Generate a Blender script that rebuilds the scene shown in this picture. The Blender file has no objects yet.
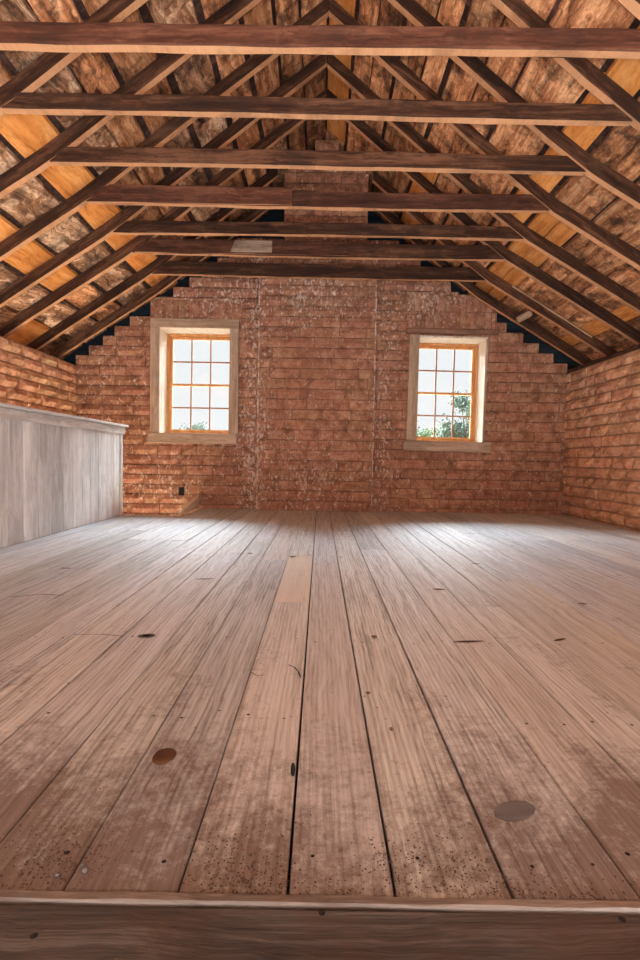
import bpy, math, random
from mathutils import Vector, noise, Matrix
random.seed(7)
S = bpy.context.scene
COL = S.collection
R = math.radians

# ------------------------------------------------------------------ helpers
class MB:
    """collects shapes, builds ONE mesh object; every vertex carries a tint (rgb used as data: random, edge flag, random2)"""
    def __init__(s): s.v = []; s.f = []; s.m = []; s.c = []
    def add(s, verts, faces, mat=0, tint=(.5, 0, .5)):
        b = len(s.v); s.v += [tuple(v) for v in verts]; s.c += [tint] * len(verts)
        s.f += [tuple(b + i for i in f) for f in faces]; s.m += [mat] * len(faces)
    def box(s, x0, x1, y0, y1, z0, z1, mat=0, tint=(.5, 0, .5), bev=0.0, jit=0.0):
        """box with chamfered edges (every corner three vertices)"""
        if bev <= 0:
            v = [(x, y, z) for x in (x0, x1) for y in (y0, y1) for z in (z0, z1)]
            f = [(0, 1, 3, 2), (4, 6, 7, 5), (0, 4, 5, 1), (2, 3, 7, 6), (0, 2, 6, 4), (1, 5, 7, 3)]
            s.add(v, f, mat, tint); return
        v = []; idx = {}
        for i, x in enumerate((x0, x1)):
            for j, y in enumerate((y0, y1)):
                for k, z in enumerate((z0, z1)):
                    sx, sy, sz = (1 - 2 * i), (1 - 2 * j), (1 - 2 * k)
                    jx, jy, jz = [random.uniform(-jit, jit) for _ in range(3)]
                    for a in range(3):
                        p = [x + jx, y + jy, z + jz]
                        for b_, sg in enumerate((sx, sy, sz)):
                            if b_ != a: p[b_] += sg * bev
                        idx[i, j, k, a] = len(v); v.append(p)
        q = [(0, 0), (1, 0), (1, 1), (0, 1)]
        f = []
        for a in range(3):
            for e in (0, 1):
                lo = []
                for (b_, c_) in q:
                    t = [0, 0, 0]; t[a] = e; t[(a + 1) % 3] = b_; t[(a + 2) % 3] = c_
                    lo.append(idx[t[0], t[1], t[2], a])
                f.append(lo if e else lo[::-1])
        for a in range(3):           # edges running along axis a
            b1, c1 = (a + 1) % 3, (a + 2) % 3
            for e in (0, 1):
                for g in (0, 1):
                    def I(end, which):
                        t = [0, 0, 0]; t[a] = end; t[b1] = e; t[c1] = g
                        return idx[t[0], t[1], t[2], which]
                    lo = [I(0, b1), I(1, b1), I(1, c1), I(0, c1)]
                    f.append(lo if (e != g) else lo[::-1])
        for i in (0, 1):
            for j in (0, 1):
                for k in (0, 1):
                    lo = [idx[i, j, k, 0], idx[i, j, k, 1], idx[i, j, k, 2]]
                    f.append(lo if (i + j + k) % 2 else lo[::-1])
        s.add(v, f, mat, tint)
    def build(s, name, mats, parent=None, smooth=False):
        me = bpy.data.meshes.new(name)
        me.from_pydata(s.v, [], s.f); me.update()
        if not isinstance(mats, (list, tuple)): mats = [mats]
        for m in mats: me.materials.append(m)
        me.polygons.foreach_set('material_index', s.m)
        if smooth: me.polygons.foreach_set('use_smooth', [True] * len(s.f))
        at = me.color_attributes.new('tint', 'FLOAT_COLOR', 'POINT')
        fl = []
        for c in s.c: fl += [c[0], c[1], c[2], 1.0]
        at.data.foreach_set('color', fl)
        o = bpy.data.objects.new(name, me); COL.objects.link(o)
        if parent: o.parent = parent
        return o

def tag(o, label=None, cat=None, group=None, kind=None):
    if label: o['label'] = label
    if cat: o['category'] = cat
    if group: o['group'] = group
    if kind: o['kind'] = kind
    return o
def empty(name, loc=(0, 0, 0)):
    o = bpy.data.objects.new(name, None); COL.objects.link(o); o.location = loc
    o.empty_display_size = .1
    return o

# ------------------------------------------------------------------ material nodes
class N:
    def __init__(s, name):
        s.mat = bpy.data.materials.new(name); s.mat.use_nodes = True
        s.t = s.mat.node_tree; s.t.nodes.clear()
        s.out = s.t.nodes.new('ShaderNodeOutputMaterial')
        s.b = s.t.nodes.new('ShaderNodeBsdfPrincipled')
        s.t.links.new(s.b.outputs[0], s.out.inputs[0])
    def n(s, typ, **kw):
        x = s.t.nodes.new(typ)
        for k, v in kw.items(): setattr(x, k, v)
        return x
    def l(s, a, b): s.t.links.new(a, b)
    def put(s, inp, v):
        if hasattr(v, 'is_output') or isinstance(v, bpy.types.NodeSocket): s.l(v, inp)
        elif isinstance(v, (tuple, list)) and len(v) == 3 and inp.type == 'RGBA': inp.default_value = (*v, 1)
        else: inp.default_value = v
    def math(s, op, a, b=0.0, clamp=False):
        x = s.n('ShaderNodeMath', operation=op); x.use_clamp = clamp
        s.put(x.inputs[0], a); s.put(x.inputs[1], b); return x.outputs[0]
    def coord(s, kind='Object'): return s.n('ShaderNodeTexCoord').outputs[kind]
    def vmath(s, op, a, b):
        x = s.n('ShaderNodeVectorMath', operation=op)
        s.put(x.inputs[0], a); s.put(x.inputs[1], b); return x.outputs[0]
    def mapping(s, v, scale):
        x = s.n('ShaderNodeMapping'); s.l(v, x.inputs[0]); x.inputs['Scale'].default_value = scale; return x.outputs[0]
    def noise(s, v, scale, detail=5, rough=.6, dist=0.0):
        x = s.n('ShaderNodeTexNoise'); s.l(v, x.inputs['Vector'])
        x.inputs['Scale'].default_value = scale; x.inputs['Detail'].default_value = detail
        x.inputs['Roughness'].default_value = rough; x.inputs['Distortion'].default_value = dist
        return x.outputs[0]
    def ramp(s, fac, stops):
        x = s.n('ShaderNodeValToRGB'); s.l(fac, x.inputs[0]); e = x.color_ramp.elements
        while len(e) < len(stops): e.new(.5)
        for i, (p, c) in enumerate(stops):
            e[i].position = p; e[i].color = (*c, 1) if isinstance(c, (tuple, list)) else (c, c, c, 1)
        return x.outputs[0]
    def mix(s, fac, a, b, mode='MIX'):
        x = s.n('ShaderNodeMix', data_type='RGBA', blend_type=mode)
        s.put(x.inputs[0], fac); s.put(x.inputs[6], a); s.put(x.inputs[7], b); return x.outputs[2]
    def bump(s, h, strength, dist, normal=None):
        x = s.n('ShaderNodeBump'); x.inputs['Strength'].default_value = strength
        x.inputs['Distance'].default_value = dist; s.l(h, x.inputs['Height'])
        if normal is not None: s.l(normal, x.inputs['Normal'])
        return x.outputs[0]
    def attr(s):
        a = s.n('ShaderNodeAttribute', attribute_name='tint')
        q = s.n('ShaderNodeSeparateColor'); s.l(a.outputs['Color'], q.inputs[0])
        return q.outputs[0], q.outputs[1], q.outputs[2]
    def xyz(s, v):
        q = s.n('ShaderNodeSeparateXYZ'); s.l(v, q.inputs[0]); return q.outputs
    def comb(s, x, y, z):
        q = s.n('ShaderNodeCombineXYZ'); s.put(q.inputs[0], x); s.put(q.inputs[1], y); s.put(q.inputs[2], z); return q.outputs[0]

def wood(name, dark, mid, light, axis=0, vary=.5, rough=.8, stain=(.03, .015, .01), stain_amt=.5, knots=True,
         edge=None, stretch=14, grainbump=.35, scale=1.0, edge_mix=1.0, spec=.25):
    """weathered timber, grain runs along the given local axis; tint.r varies a board, tint.g marks its narrow sawn edges, paled further to paint in light on undersides"""
    w = N(name)
    r, g, b = w.attr()
    oi = w.n('ShaderNodeObjectInfo')
    co = w.coord()
    off = w.comb(w.math('MULTIPLY', r, 37.0), w.math('MULTIPLY', b, 53.0), w.math('MULTIPLY', oi.outputs['Random'], 71.0))
    p = w.vmath('ADD', co, off)
    sc = [stretch * 1.0] * 3; sc[axis] = 1.0
    ps = w.mapping(p, tuple(sc))
    warp = w.noise(p, 2.2 * scale, 3)
    ps2 = w.vmath('ADD', ps, w.comb(w.math('MULTIPLY', warp, 1.1), w.math('MULTIPLY', warp, 1.1), w.math('MULTIPLY', warp, 1.1)))
    g1 = w.noise(ps2, 1.3 * scale, 6, .65)
    g2 = w.noise(ps2, 6.0 * scale, 4, .7)
    gr = w.math('ADD', w.math('MULTIPLY', g1, .65), w.math('MULTIPLY', g2, .35))
    c = w.ramp(gr, [(.36, dark), (.49, mid), (.60, light)])
    # dark stains and knots of their own shape
    st = w.noise(p, 3.0 * scale, 5, .7, .2)
    stm = w.ramp(st, [(.50, 0.0), (.62, 1.0)])
    c = w.mix(w.math('MULTIPLY', stm, stain_amt), c, stain)
    if knots:
        vo = w.n('ShaderNodeTexVoronoi'); w.l(w.mapping(p, tuple(.45 if i == axis else 1.6 for i in range(3))), vo.inputs['Vector'])
        vo.inputs['Scale'].default_value = 3.2 * scale
        kn = w.ramp(vo.outputs['Distance'], [(.04, 1.0), (.11, 0.0)])
        c = w.mix(w.math('MULTIPLY', kn, .8), c, tuple(x * .35 for x in dark))
    vv = w.math('ADD', w.math('MULTIPLY', r, vary), 1 - vary / 2)
    c = w.mix(1.0, c, w.comb(vv, vv, vv), 'MULTIPLY')
    if edge is not None:  # sawn edges, with the light on tie and rafter undersides painted into their colour
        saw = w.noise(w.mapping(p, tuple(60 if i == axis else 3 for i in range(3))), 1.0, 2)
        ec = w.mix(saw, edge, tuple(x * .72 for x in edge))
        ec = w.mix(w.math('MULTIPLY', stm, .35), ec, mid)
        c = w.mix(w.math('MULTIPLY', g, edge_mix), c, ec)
    w.l(c, w.b.inputs['Base Color'])
    w.b.inputs['Roughness'].default_value = rough
    w.b.inputs['Specular IOR Level'].default_value = spec
    w.l(w.bump(w.math('ADD', gr, w.math('MULTIPLY', st, .4)), grainbump, .012), w.b.inputs['Normal'])
    return w.mat

def brick_mat(name, base, pale, flecks=1.0, chimney=False):
    w = N(name)
    r, g, b = w.attr()
    co = w.coord()
    n1 = w.noise(co, 9, 6, .7); n2 = w.noise(co, 1.3, 3, .5); n3 = w.noise(co, 45, 5, .7)
    c = w.ramp(n1, [(.36, tuple(x * .55 for x in base)), (.5, base), (.64, pale)])
    c = w.mix(w.ramp(n2, [(.35, 0.0), (.7, .45)]), c, tuple(x * f for x, f in zip(base, (.72, .62, .62))))
    vv = w.math('ADD', w.math('MULTIPLY', r, .22), .89)
    c = w.mix(1.0, c, w.comb(vv, w.math('ADD', w.math('MULTIPLY', b, .12), w.math('MULTIPLY', vv, .94)), vv), 'MULTIPLY')
    # mortar smears: tint.g = 1 on the mortar core
    c = w.mix(w.math('MULTIPLY', g, .75), c, tuple(x * .5 for x in base))
    # flakes of old limewash, clustered
    fz = w.noise(w.mapping(co, (1.3, 1, .8)), 27, 6, .72, .3)
    reg = w.noise(co, 1.1, 2, .5)
    x, y, z = w.xyz(co)
    regm = w.ramp(reg, [(.42, 0.0), (.62, 1.0)])
    if chimney:
        def band(v, c0, wd):
            return w.math('SUBTRACT', 1.0, w.math('MULTIPLY', w.math('ABSOLUTE', w.math('SUBTRACT', v, c0)), 1 / wd), True)
        e = w.math('MAXIMUM', band(x, -.78, .28), w.math('MULTIPLY', band(x, .72, .25), .7))
        e = w.math('MAXIMUM', e, w.math('MULTIPLY', band(x, -1.0, 1.3), w.math('MULTIPLY', band(z, 2.45, .55), .95)))
        e = w.math('MAXIMUM', e, w.math('MULTIPLY', band(x, 1.2, .9), w.math('MULTIPLY', band(z, 2.45, .4), 1.0)))
        e = w.math('MAXIMUM', e, w.math('MULTIPLY', band(x, -.1, .75), w.math('MULTIPLY', band(z, 2.5, .6), 1.0)))
        e = w.math('MAXIMUM', e, w.math('MULTIPLY', band(x, -1.9, 1.0), w.math('MULTIPLY', band(z, .25, .45), .65)))
        e = w.math('MAXIMUM', e, w.math('MULTIPLY', band(x, -.2, .9), w.math('MULTIPLY', band(z, .35, .6), .6)))
        e = w.math('MAXIMUM', e, w.math('MULTIPLY', band(x, -2.5, .6), .45))
        seam = w.math('MAXIMUM', band(x, -.722, .016), band(x, .602, .016))
        seam = w.math('MULTIPLY', w.ramp(seam, [(.1, 0.0), (.4, 1.0)]), w.ramp(w.noise(co, 14, 4, .7), [(.47, 0.0), (.53, 1.0)]))
        regm = w.math('ADD', w.math('MULTIPLY', e, .8), w.math('MULTIPLY', regm, .15), True)
        regm = w.math('ADD', regm, w.math('MULTIPLY', seam, 3.0))
    th = w.math('ADD', fz, w.math('MULTIPLY', regm, .115))
    fl = w.ramp(th, [(.607, 0.0), (.63, 1.0)])
    c = w.mix(w.math('MULTIPLY', fl, .75 * flecks), c, (.86, .68, .57))
    w.l(c, w.b.inputs['Base Color'])
    w.b.inputs['Roughness'].default_value = .93
    w.b.inputs['Specular IOR Level'].default_value = .12
    h = w.math('ADD', w.math('MULTIPLY', n1, .7), w.math('ADD', w.math('MULTIPLY', n3, .3), w.math('MULTIPLY', fl, .25)))
    w.l(w.bump(h, .8, .022), w.b.inputs['Normal'])
    return w.mat

def plain(name, col, rough=.7, metal=0.0, ns=12, amt=.35, bump=.3):
    w = N(name); co = w.coord(); n = w.noise(co, ns, 5)
    w.l(w.mix(w.math('MULTIPLY', n, amt * 2), col, tuple(x * .45 for x in col)), w.b.inputs['Base Color'])
    w.b.inputs['Roughness'].default_value = rough; w.b.inputs['Metallic'].default_value = metal
    w.b.inputs['Specular IOR Level'].default_value = .25
    w.l(w.bump(n, bump, .01), w.b.inputs['Normal']); return w.mat

def glass_mat():
    w = N('window_glass'); w.t.nodes.remove(w.b)
    tr = w.n('ShaderNodeBsdfTransparent'); tr.inputs[0].default_value = (.93, .95, .96, 1)
    gl = w.n('ShaderNodeBsdfGlossy'); gl.inputs['Roughness'].default_value = .03
    fr = w.n('ShaderNodeFresnel'); fr.inputs[0].default_value = 1.45
    mx = w.n('ShaderNodeMixShader'); w.l(fr.outputs[0], mx.inputs[0]); w.l(tr.outputs[0], mx.inputs[1]); w.l(gl.outputs[0], mx.inputs[2])
    w.l(mx.outputs[0], w.out.inputs[0]); return w.mat

def floor_mat():
    w = N('worn_floorboards')
    r, g, b = w.attr(); co = w.coord()
    p = w.vmath('ADD', co, w.comb(w.math('MULTIPLY', r, 19.0), w.math('MULTIPLY', b, 31.0), 0.0))
    ps = w.mapping(p, (44, 1.3, 1))
    warp = w.noise(p, 1.7, 3)
    ps = w.vmath('ADD', ps, w.comb(w.math('MULTIPLY', warp, 3.0), 0.0, 0.0))
    # cathedral grain: waves across the board bent by slow noise
    wv = w.n('ShaderNodeTexWave', wave_type='BANDS', bands_direction='X'); w.l(w.mapping(p, (1, .10, 1)), wv.inputs['Vector'])
    wv.inputs['Scale'].default_value = 24; wv.inputs['Distortion'].default_value = 5.0
    wv.inputs['Detail'].default_value = 2; wv.inputs['Detail Scale'].default_value = .5
    g1 = w.noise(ps, 1.1, 6, .62); g2 = w.noise(ps, 5, 4, .7)
    gr = w.math('ADD', w.math('MULTIPLY', g1, .5), w.math('ADD', w.math('MULTIPLY', g2, .46), w.math('MULTIPLY', wv.outputs[0], .07)))
    c = w.ramp(gr, [(.39, (.255, .24, .235)), (.485, (.465, .465, .475)), (.60, (.66, .675, .70))])
    vv = w.math('ADD', w.math('MULTIPLY', r, .30), .85)
    c = w.mix(1.0, c, w.comb(vv, vv, w.math('MULTIPLY', vv, w.math('ADD', w.math('MULTIPLY', b, .1), .95))), 'MULTIPLY')
    c = w.mix(w.math('MULTIPLY', g, .8), c, (.74, .66, .56))
    # brown grime trodden into the grain, heaviest by the stair end
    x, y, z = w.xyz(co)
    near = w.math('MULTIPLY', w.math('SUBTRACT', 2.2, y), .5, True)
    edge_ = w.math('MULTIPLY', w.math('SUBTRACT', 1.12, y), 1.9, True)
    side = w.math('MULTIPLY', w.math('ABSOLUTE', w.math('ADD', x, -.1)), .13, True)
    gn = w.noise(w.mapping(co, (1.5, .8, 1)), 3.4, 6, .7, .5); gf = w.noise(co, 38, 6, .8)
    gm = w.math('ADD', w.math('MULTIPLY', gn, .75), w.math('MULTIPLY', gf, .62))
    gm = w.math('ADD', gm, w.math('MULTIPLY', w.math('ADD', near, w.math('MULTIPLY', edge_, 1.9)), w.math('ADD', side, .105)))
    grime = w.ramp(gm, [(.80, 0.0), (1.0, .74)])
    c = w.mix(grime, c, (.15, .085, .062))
    # small knots
    vo = w.n('ShaderNodeTexVoronoi'); w.l(w.mapping(p, (1.5, .8, .01)), vo.inputs['Vector']); vo.inputs['Scale'].default_value = 2.6
    kn = w.ramp(w.math('ADD', vo.outputs['Distance'], w.math('MULTIPLY', g2, .03)), [(.045, 1.0), (.075, 0.0)])
    c = w.mix(w.math('MULTIPLY', kn, .6), c, (.19, .10, .075))
    # specks
    vo2 = w.n('ShaderNodeTexVoronoi'); w.l(co, vo2.inputs['Vector']); vo2.inputs['Scale'].default_value = 21
    sp = w.ramp(vo2.outputs['Distance'], [(.05, 1.0), (.10, 0.0)])
    c = w.mix(w.math('MULTIPLY', sp, .55), c, (.13, .08, .065))
    w.l(c, w.b.inputs['Base Color'])
    rr = w.ramp(gr, [(.3, .72), (.7, .52)]); w.l(w.math('ADD', rr, w.math('MULTIPLY', grime, .35)), w.b.inputs['Roughness'])
    w.b.inputs['Specular IOR Level'].default_value = .35
    h = w.math('ADD', w.math('MULTIPLY', gr, 1.0), w.math('ADD', w.math('MULTIPLY', w.math('MULTIPLY', gf, grime), .8), w.math('MULTIPLY', kn, -.3)))
    w.l(w.bump(h, .55, .008), w.b.inputs['Normal'])
    return w.mat

M = {}
M['floor'] = floor_mat()
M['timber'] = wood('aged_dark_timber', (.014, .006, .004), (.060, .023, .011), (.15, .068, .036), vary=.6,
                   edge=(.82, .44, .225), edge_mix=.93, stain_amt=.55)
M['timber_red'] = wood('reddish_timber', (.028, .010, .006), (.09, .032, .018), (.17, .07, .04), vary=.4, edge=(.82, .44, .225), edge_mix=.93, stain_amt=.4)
M['timber_grey'] = wood('pale_patch_timber', (.16, .10, .07), (.30, .21, .15), (.42, .31, .23), edge=(.55, .36, .24), stain_amt=.3)
M['sheath_old'] = wood('weathered_roof_board', (.07, .027, .013), (.46, .195, .085), (.80, .46, .24), axis=1, vary=.8,
                       stain_amt=.75, stain=(.035, .018, .013), scale=1.5, stretch=8, grainbump=.7)
M['sheath_bark'] = wood('flaky_roof_board', (.03, .016, .011), (.38, .19, .10), (.90, .64, .43), axis=1, vary=.4,
                        stain_amt=.7, stain=(.04, .028, .022), scale=1.7, stretch=5, grainbump=.9, knots=False)
M['sheath_new'] = wood('fresh_orange_pine_board', (.52, .16, .035), (.80, .32, .08), (.92, .46, .16), axis=1, vary=.35, stain_amt=.25,
                       stain=(.42, .15, .04), stretch=9, grainbump=.15)
M['shingle'] = wood('dark_shingle', (.02, .012, .012), (.07, .035, .028), (.12, .06, .045), axis=0, stain_amt=.5, knots=False, vary=.8)
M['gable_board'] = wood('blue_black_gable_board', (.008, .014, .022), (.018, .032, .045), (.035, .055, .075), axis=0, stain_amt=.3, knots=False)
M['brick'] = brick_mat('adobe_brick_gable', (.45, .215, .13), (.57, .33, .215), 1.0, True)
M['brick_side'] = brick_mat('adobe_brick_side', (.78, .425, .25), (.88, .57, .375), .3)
M['panel'] = wood('silvery_grey_boards', (.42, .40, .39), (.62, .61, .60), (.80, .79, .785), axis=2, vary=.42, stain_amt=.12, stain=(.30, .17, .11), knots=False, scale=.8, grainbump=.2, rough=.62, stretch=9)
M['panel_cap'] = wood('silvery_grey_rail', (.46, .42, .39), (.66, .62, .59), (.80, .77, .74), axis=1, vary=.15, stain_amt=.1, knots=False, grainbump=.2, rough=.6)
M['casing'] = wood('tan_grey_casing', (.30, .19, .12), (.46, .32, .22), (.58, .43, .32), axis=2, vary=.15, stain_amt=.12, stain=(.2, .12, .08), knots=False, grainbump=.2)
M['casing_h'] = wood('tan_grey_casing_level', (.30, .19, .12), (.46, .32, .22), (.58, .43, .32), axis=0, vary=.15, stain_amt=.2, stain=(.18, .1, .07), knots=False, grainbump=.25)
M['jamb'] = wood('cream_jamb', (.60, .47, .34), (.76, .65, .52), (.84, .76, .66), axis=2, vary=.1, stain_amt=.12, stain=(.5, .3, .16), knots=False, grainbump=.15)
M['sash'] = wood('orange_pine_sash', (.50, .21, .07), (.66, .31, .11), (.74, .40, .17), axis=2, vary=.1, stain_amt=.1, stain=(.4, .16, .06), knots=False, grainbump=.1, rough=.5)
M['muntin'] = wood('dull_muntin', (.26, .13, .08), (.36, .19, .11), (.44, .25, .16), axis=2, vary=.1, stain_amt=.1, knots=False, grainbump=.1)
M['lintel'] = wood('brown_lintel', (.16, .075, .05), (.29, .15, .10), (.40, .23, .15), axis=0, vary=.2, stain_amt=.3)
M['plank'] = wood('grey_brown_header', (.045, .036, .033), (.085, .07, .064), (.16, .137, .127), axis=0, vary=.1, stain_amt=.45, stain=(.11, .062, .045), stretch=22, grainbump=.45, scale=1.2)  # base tones darkened to paint in the dim falloff at the front
M['edge_strip'] = wood('worn_strip', (.14, .105, .085), (.26, .205, .175), (.38, .31, .27), axis=0, vary=.1, stain_amt=.5, stain=(.11, .062, .045), stretch=18, grainbump=.5)
M['pale_wood'] = wood('pale_cut_wood', (.75, .64, .49), (.90, .80, .64), (.93, .86, .74), axis=1, vary=.1, stain_amt=.1, knots=False, grainbump=.12)
M['tan_wood'] = wood('tan_rough_wood', (.25, .14, .08), (.48, .31, .19), (.62, .44, .29), axis=0, vary=.1, stain_amt=.4, stain=(.2, .11, .06), knots=False)
M['knot'] = wood('brown_knot', (.05, .018, .008), (.14, .055, .02), (.22, .10, .04), axis=0, stretch=4, stain_amt=.4, knots=False)
M['floor_knot'] = wood('floor_knot', (.10, .065, .05), (.20, .145, .125), (.30, .24, .22), axis=0, stretch=5, stain_amt=.4, knots=False)
M['floor_scuff'] = wood('floor_scuff', (.11, .10, .105), (.17, .16, .165), (.26, .25, .25), axis=0, stretch=5, stain_amt=.3, knots=False)
M['iron'] = plain('dark_iron', (.035, .03, .03), .6, .5)
M['dirt'] = plain('brown_dirt', (.15, .09, .065), .95)
M['pebble'] = plain('grey_pebble', (.22, .19, .18), .8)
M['glass'] = glass_mat()
M['leaf'] = plain('green_leaf', (.10, .17, .07), .7, 0, 3, .3, 0)
M['leaf_b'] = plain('blue_green_leaf', (.11, .17, .13), .7, 0, 3, .3, 0)
M['bark'] = plain('tree_bark', (.16, .12, .09), .9)
M['earth'] = plain('pale_earth', (.42, .32, .22), .95)

# ------------------------------------------------------------------ measures (metres; x right, y into the room, z up)
YW = 5.9                 # inner face of the gable wall
XL, XR = -2.83, 2.82     # inner faces of the knee walls
ZE = 1.63                # top of the knee walls
RS = .615                # roof slope (rise over run)
ZU = 3.60                # underside of rafters at the ridge
ZB = 3.702               # underside of the roof boards at the ridge
# the old roof has settled: each slope is a little flatter below the tie beams; underside of the rafters at a run X from the ridge
PROF = {-1: [(-.1, 4.027), (0, 3.95), (1.5, 2.770), (1.83, 2.51), (2.82, 1.86), (3.4, 1.456)],
        1: [(-.1, 4.031), (0, 3.95), (1.40, 2.760), (1.74, 2.50), (2.82, 1.87), (3.4, 1.514)]}
def under(side, X):
    p = PROF[side]
    for (a, za), (b, zb) in zip(p, p[1:]):
        if X <= b: return za + (zb - za) * (X - a) / (b - a)
    return za + (zb - za) * (X - a) / (b - a)
def run_at(side, z):
    lo, hi = -.1, 3.4
    for _ in range(40):
        m_ = (lo + hi) / 2
        if under(side, m_) > z: lo = m_
        else: hi = m_
    return lo
BV = .115                # boards lie this far above the rafter undersides (plumb)
rafter_y = [2.458, 2.926, 3.430, 3.958, 4.459, 4.910, 5.465]

# ------------------------------------------------------------------ adobe walls
def brick_block(mb, o, du, dv, dn, u0, u1, v0, v1, depth, bulge, rough, tint, mat=0):
    """one adobe brick: a pillowed front grid on the plane o+u*du+v*dv, facing dn, with sides going back"""
    nu = max(2, int((u1 - u0) / .06)); nv = max(2, int((v1 - v0) / .04))
    e = .014 if rough > .01 else .0105
    js = [random.uniform(-rough, rough) for _ in range(4)]
    tilt = random.uniform(-rough, rough); tv = random.uniform(-rough, rough) * .6
    verts = []
    for j in range(nv + 1):
        for i in range(nu + 1):
            a = i / nu; b = j / nv
            edge = (i in (0, nu)) or (j in (0, nv))
            u = u0 + (u1 - u0) * a; v = v0 + (v1 - v0) * b
            p = Vector(o) + Vector(du) * u + Vector(dv) * v
            q = noise.noise_vector(p * 9.0) * rough
            u += q.x * .8; v += q.y * .5
            d = bulge * (1 - (2 * a - 1) ** 4) * (1 - (2 * b - 1) ** 4) + q.z * 1.1 + tilt * (a - .5) + tv + (-e if edge else 0)
            verts.append(Vector(o) + Vector(du) * u + Vector(dv) * v + Vector(dn) * d)
    n = (nu + 1) * (nv + 1)
    ring = [i for i in range(nu + 1)] + [(nu + 1) * j + nu for j in range(1, nv + 1)] + \
           [(nu + 1) * nv + i for i in range(nu - 1, -1, -1)] + [(nu + 1) * j for j in range(nv - 1, 0, -1)]
    for k in ring: verts.append(verts[k] - Vector(dn) * depth)
    faces = []
    flip = Vector(du).cross(Vector(dv)).dot(Vector(dn)) < 0
    for j in range(nv):
        for i in range(nu):
            a = j * (nu + 1) + i; faces.append((a, a + 1, a + nu + 2, a + nu + 1))
    L = len(ring)
    for k in range(L):
        faces.append((ring[(k + 1) % L], ring[k], n + k, n + (k + 1) % L))
    if flip: faces = [f[::-1] for f in faces]
    mb.add(verts, faces, mat, tint)

def clip(rects, hole):
    out = []
    hx0, hx1, hz0, hz1 = hole
    for (a, b, c, d) in rects:
        if b <= hx0 or a >= hx1 or d <= hz0 or c >= hz1: out.append((a, b, c, d)); continue
        if a < hx0: out.append((a, hx0, c, d))
        if b > hx1: out.append((hx1, b, c, d))
        m0, m1 = max(a, hx0), min(b, hx1)
        if c < hz0: out.append((m0, m1, c, hz0))
        if d > hz1: out.append((m0, m1, hz1, d))
    return out

def course_wall(name, o, du, dn, rows, holes, mat, bl=.335, joint=.010, bulge=.006, rough=.006, depth=.09, core=(.018, .30), tall=None):
    """rows = (z0, z1, u0, u1); every row is laid with bricks, mortar core behind"""
    mb = MB(); dv = (0, 0, 1)
    for k, (z0, z1, u0, u1) in enumerate(rows):
        for (a, b, c, d) in _multi(u0 + .003, u1 - .003, z0 - .006, z1 - .002, holes):
            P = [Vector(o) + Vector(du) * u + Vector((0, 0, z)) + Vector(dn) * (-t) for u in (a, b) for t in core for z in (c, d)]
            f = [(0, 1, 3, 2), (4, 6, 7, 5), (0, 4, 5, 1), (2, 3, 7, 6), (0, 2, 6, 4), (1, 5, 7, 3)]
            mb.add(P, f, 0, (.4, 1, .5))
        u = u0 - (bl * .5 if k % 2 else 0) - random.uniform(0, .06)
        while u < u1 - .02:
            w = bl * random.choice((1, 1, 1, .9, .8, .52, 1.08))
            a, b = max(u, u0), min(u + w - joint, u1)
            u += w
            if b - a < .03: continue
            for (p, q, c, d) in _multi(a, b, z0, z1 - joint, holes):
                if q - p < .02 or d - c < .015: continue
                brick_block(mb, o, du, dv, dn, p, q, c + random.uniform(-.003, .003), d + random.uniform(-.003, .003), depth, bulge, rough,
                            (random.random(), 0, random.random()))
    return tag(mb.build(name, mat), kind='structure')
def _multi(a, b, c, d, holes):
    r = [(a, b, c, d)]
    for h in holes: r = clip(r, h)
    return r

# gable wall: stepped top, one pier of bricks up to the ridge
rows = []; z = -.52; ch = .113
while z < 3.06:
    zt = z + ch
    l = XL if zt < 1.66 else max(XL, -run_at(-1, zt + .07) + .02 + random.uniform(-.03, .05))
    if 2.24 < zt < 2.52: l = -1.975       # the block over the left window rises straight
    r_ = XR if zt < 1.66 else min(XR, run_at(1, zt + .07) - .03 + random.uniform(-.05, .03))
    rows.append((z, zt, l, r_)); z = zt
W1 = (-1.86, -1.06, .86, 2.06)       # openings (x0, x1, z0, z1)
W2 = (1.10, 1.86, .82, 2.00)
BR = (-.72, .60)                     # chimney breast
soldier = (.98, 1.99, 2.11, 2.50)    # upright bricks above the right-hand lintel
soldier2 = (-1.95, -.95, 2.16, 2.38)
LINT = (.96, 2.02, 2.045, 2.105)
def g(h, e=0): return (h[0] - e, h[1] + e, h[2] - e, h[3] + e)
def hw(h): return (h[0] - .024, h[1] + .024, h[2] - .032, h[3] + .024)
holes = [hw(W1), hw(W2), soldier, soldier2, LINT]
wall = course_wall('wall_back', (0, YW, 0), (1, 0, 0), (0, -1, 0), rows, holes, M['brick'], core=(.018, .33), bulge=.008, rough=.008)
# upright bricks over the windows, and the solid corners, belong to the same wall
mb = MB()
for x0, x1 in ((XR - .01, XR + .38), (XL - .38, XL + .01)): mb.box(x0, x1, YW + .024, YW + .33, -.6, 1.62, 0, (.4, 1, .5))
for (x0, x1, z0, z1), nr, w0 in ((soldier, 2, .085), (soldier2, 1, .14)):
    mb.box(x0, x1, YW + .016, YW + .33, z0 + .012, z1, 0, (.4, 1, .5))
    for k in range(nr):
        c, d = z0 + (z1 - z0) * k / nr, z0 + (z1 - z0) * (k + 1) / nr - .01
        u = x0
        while u < x1 - .03:
            w = w0 * random.uniform(.8, 1.3); b = min(u + w - .009, x1)
            brick_block(mb, (0, YW, 0), (1, 0, 0), (0, 0, 1), (0, -1, 0), u, b, c, d, .09, .004, .007, (random.random(), 0, random.random())); u += w
tag(mb.build('wall_back', M['brick']), kind='structure')
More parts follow.
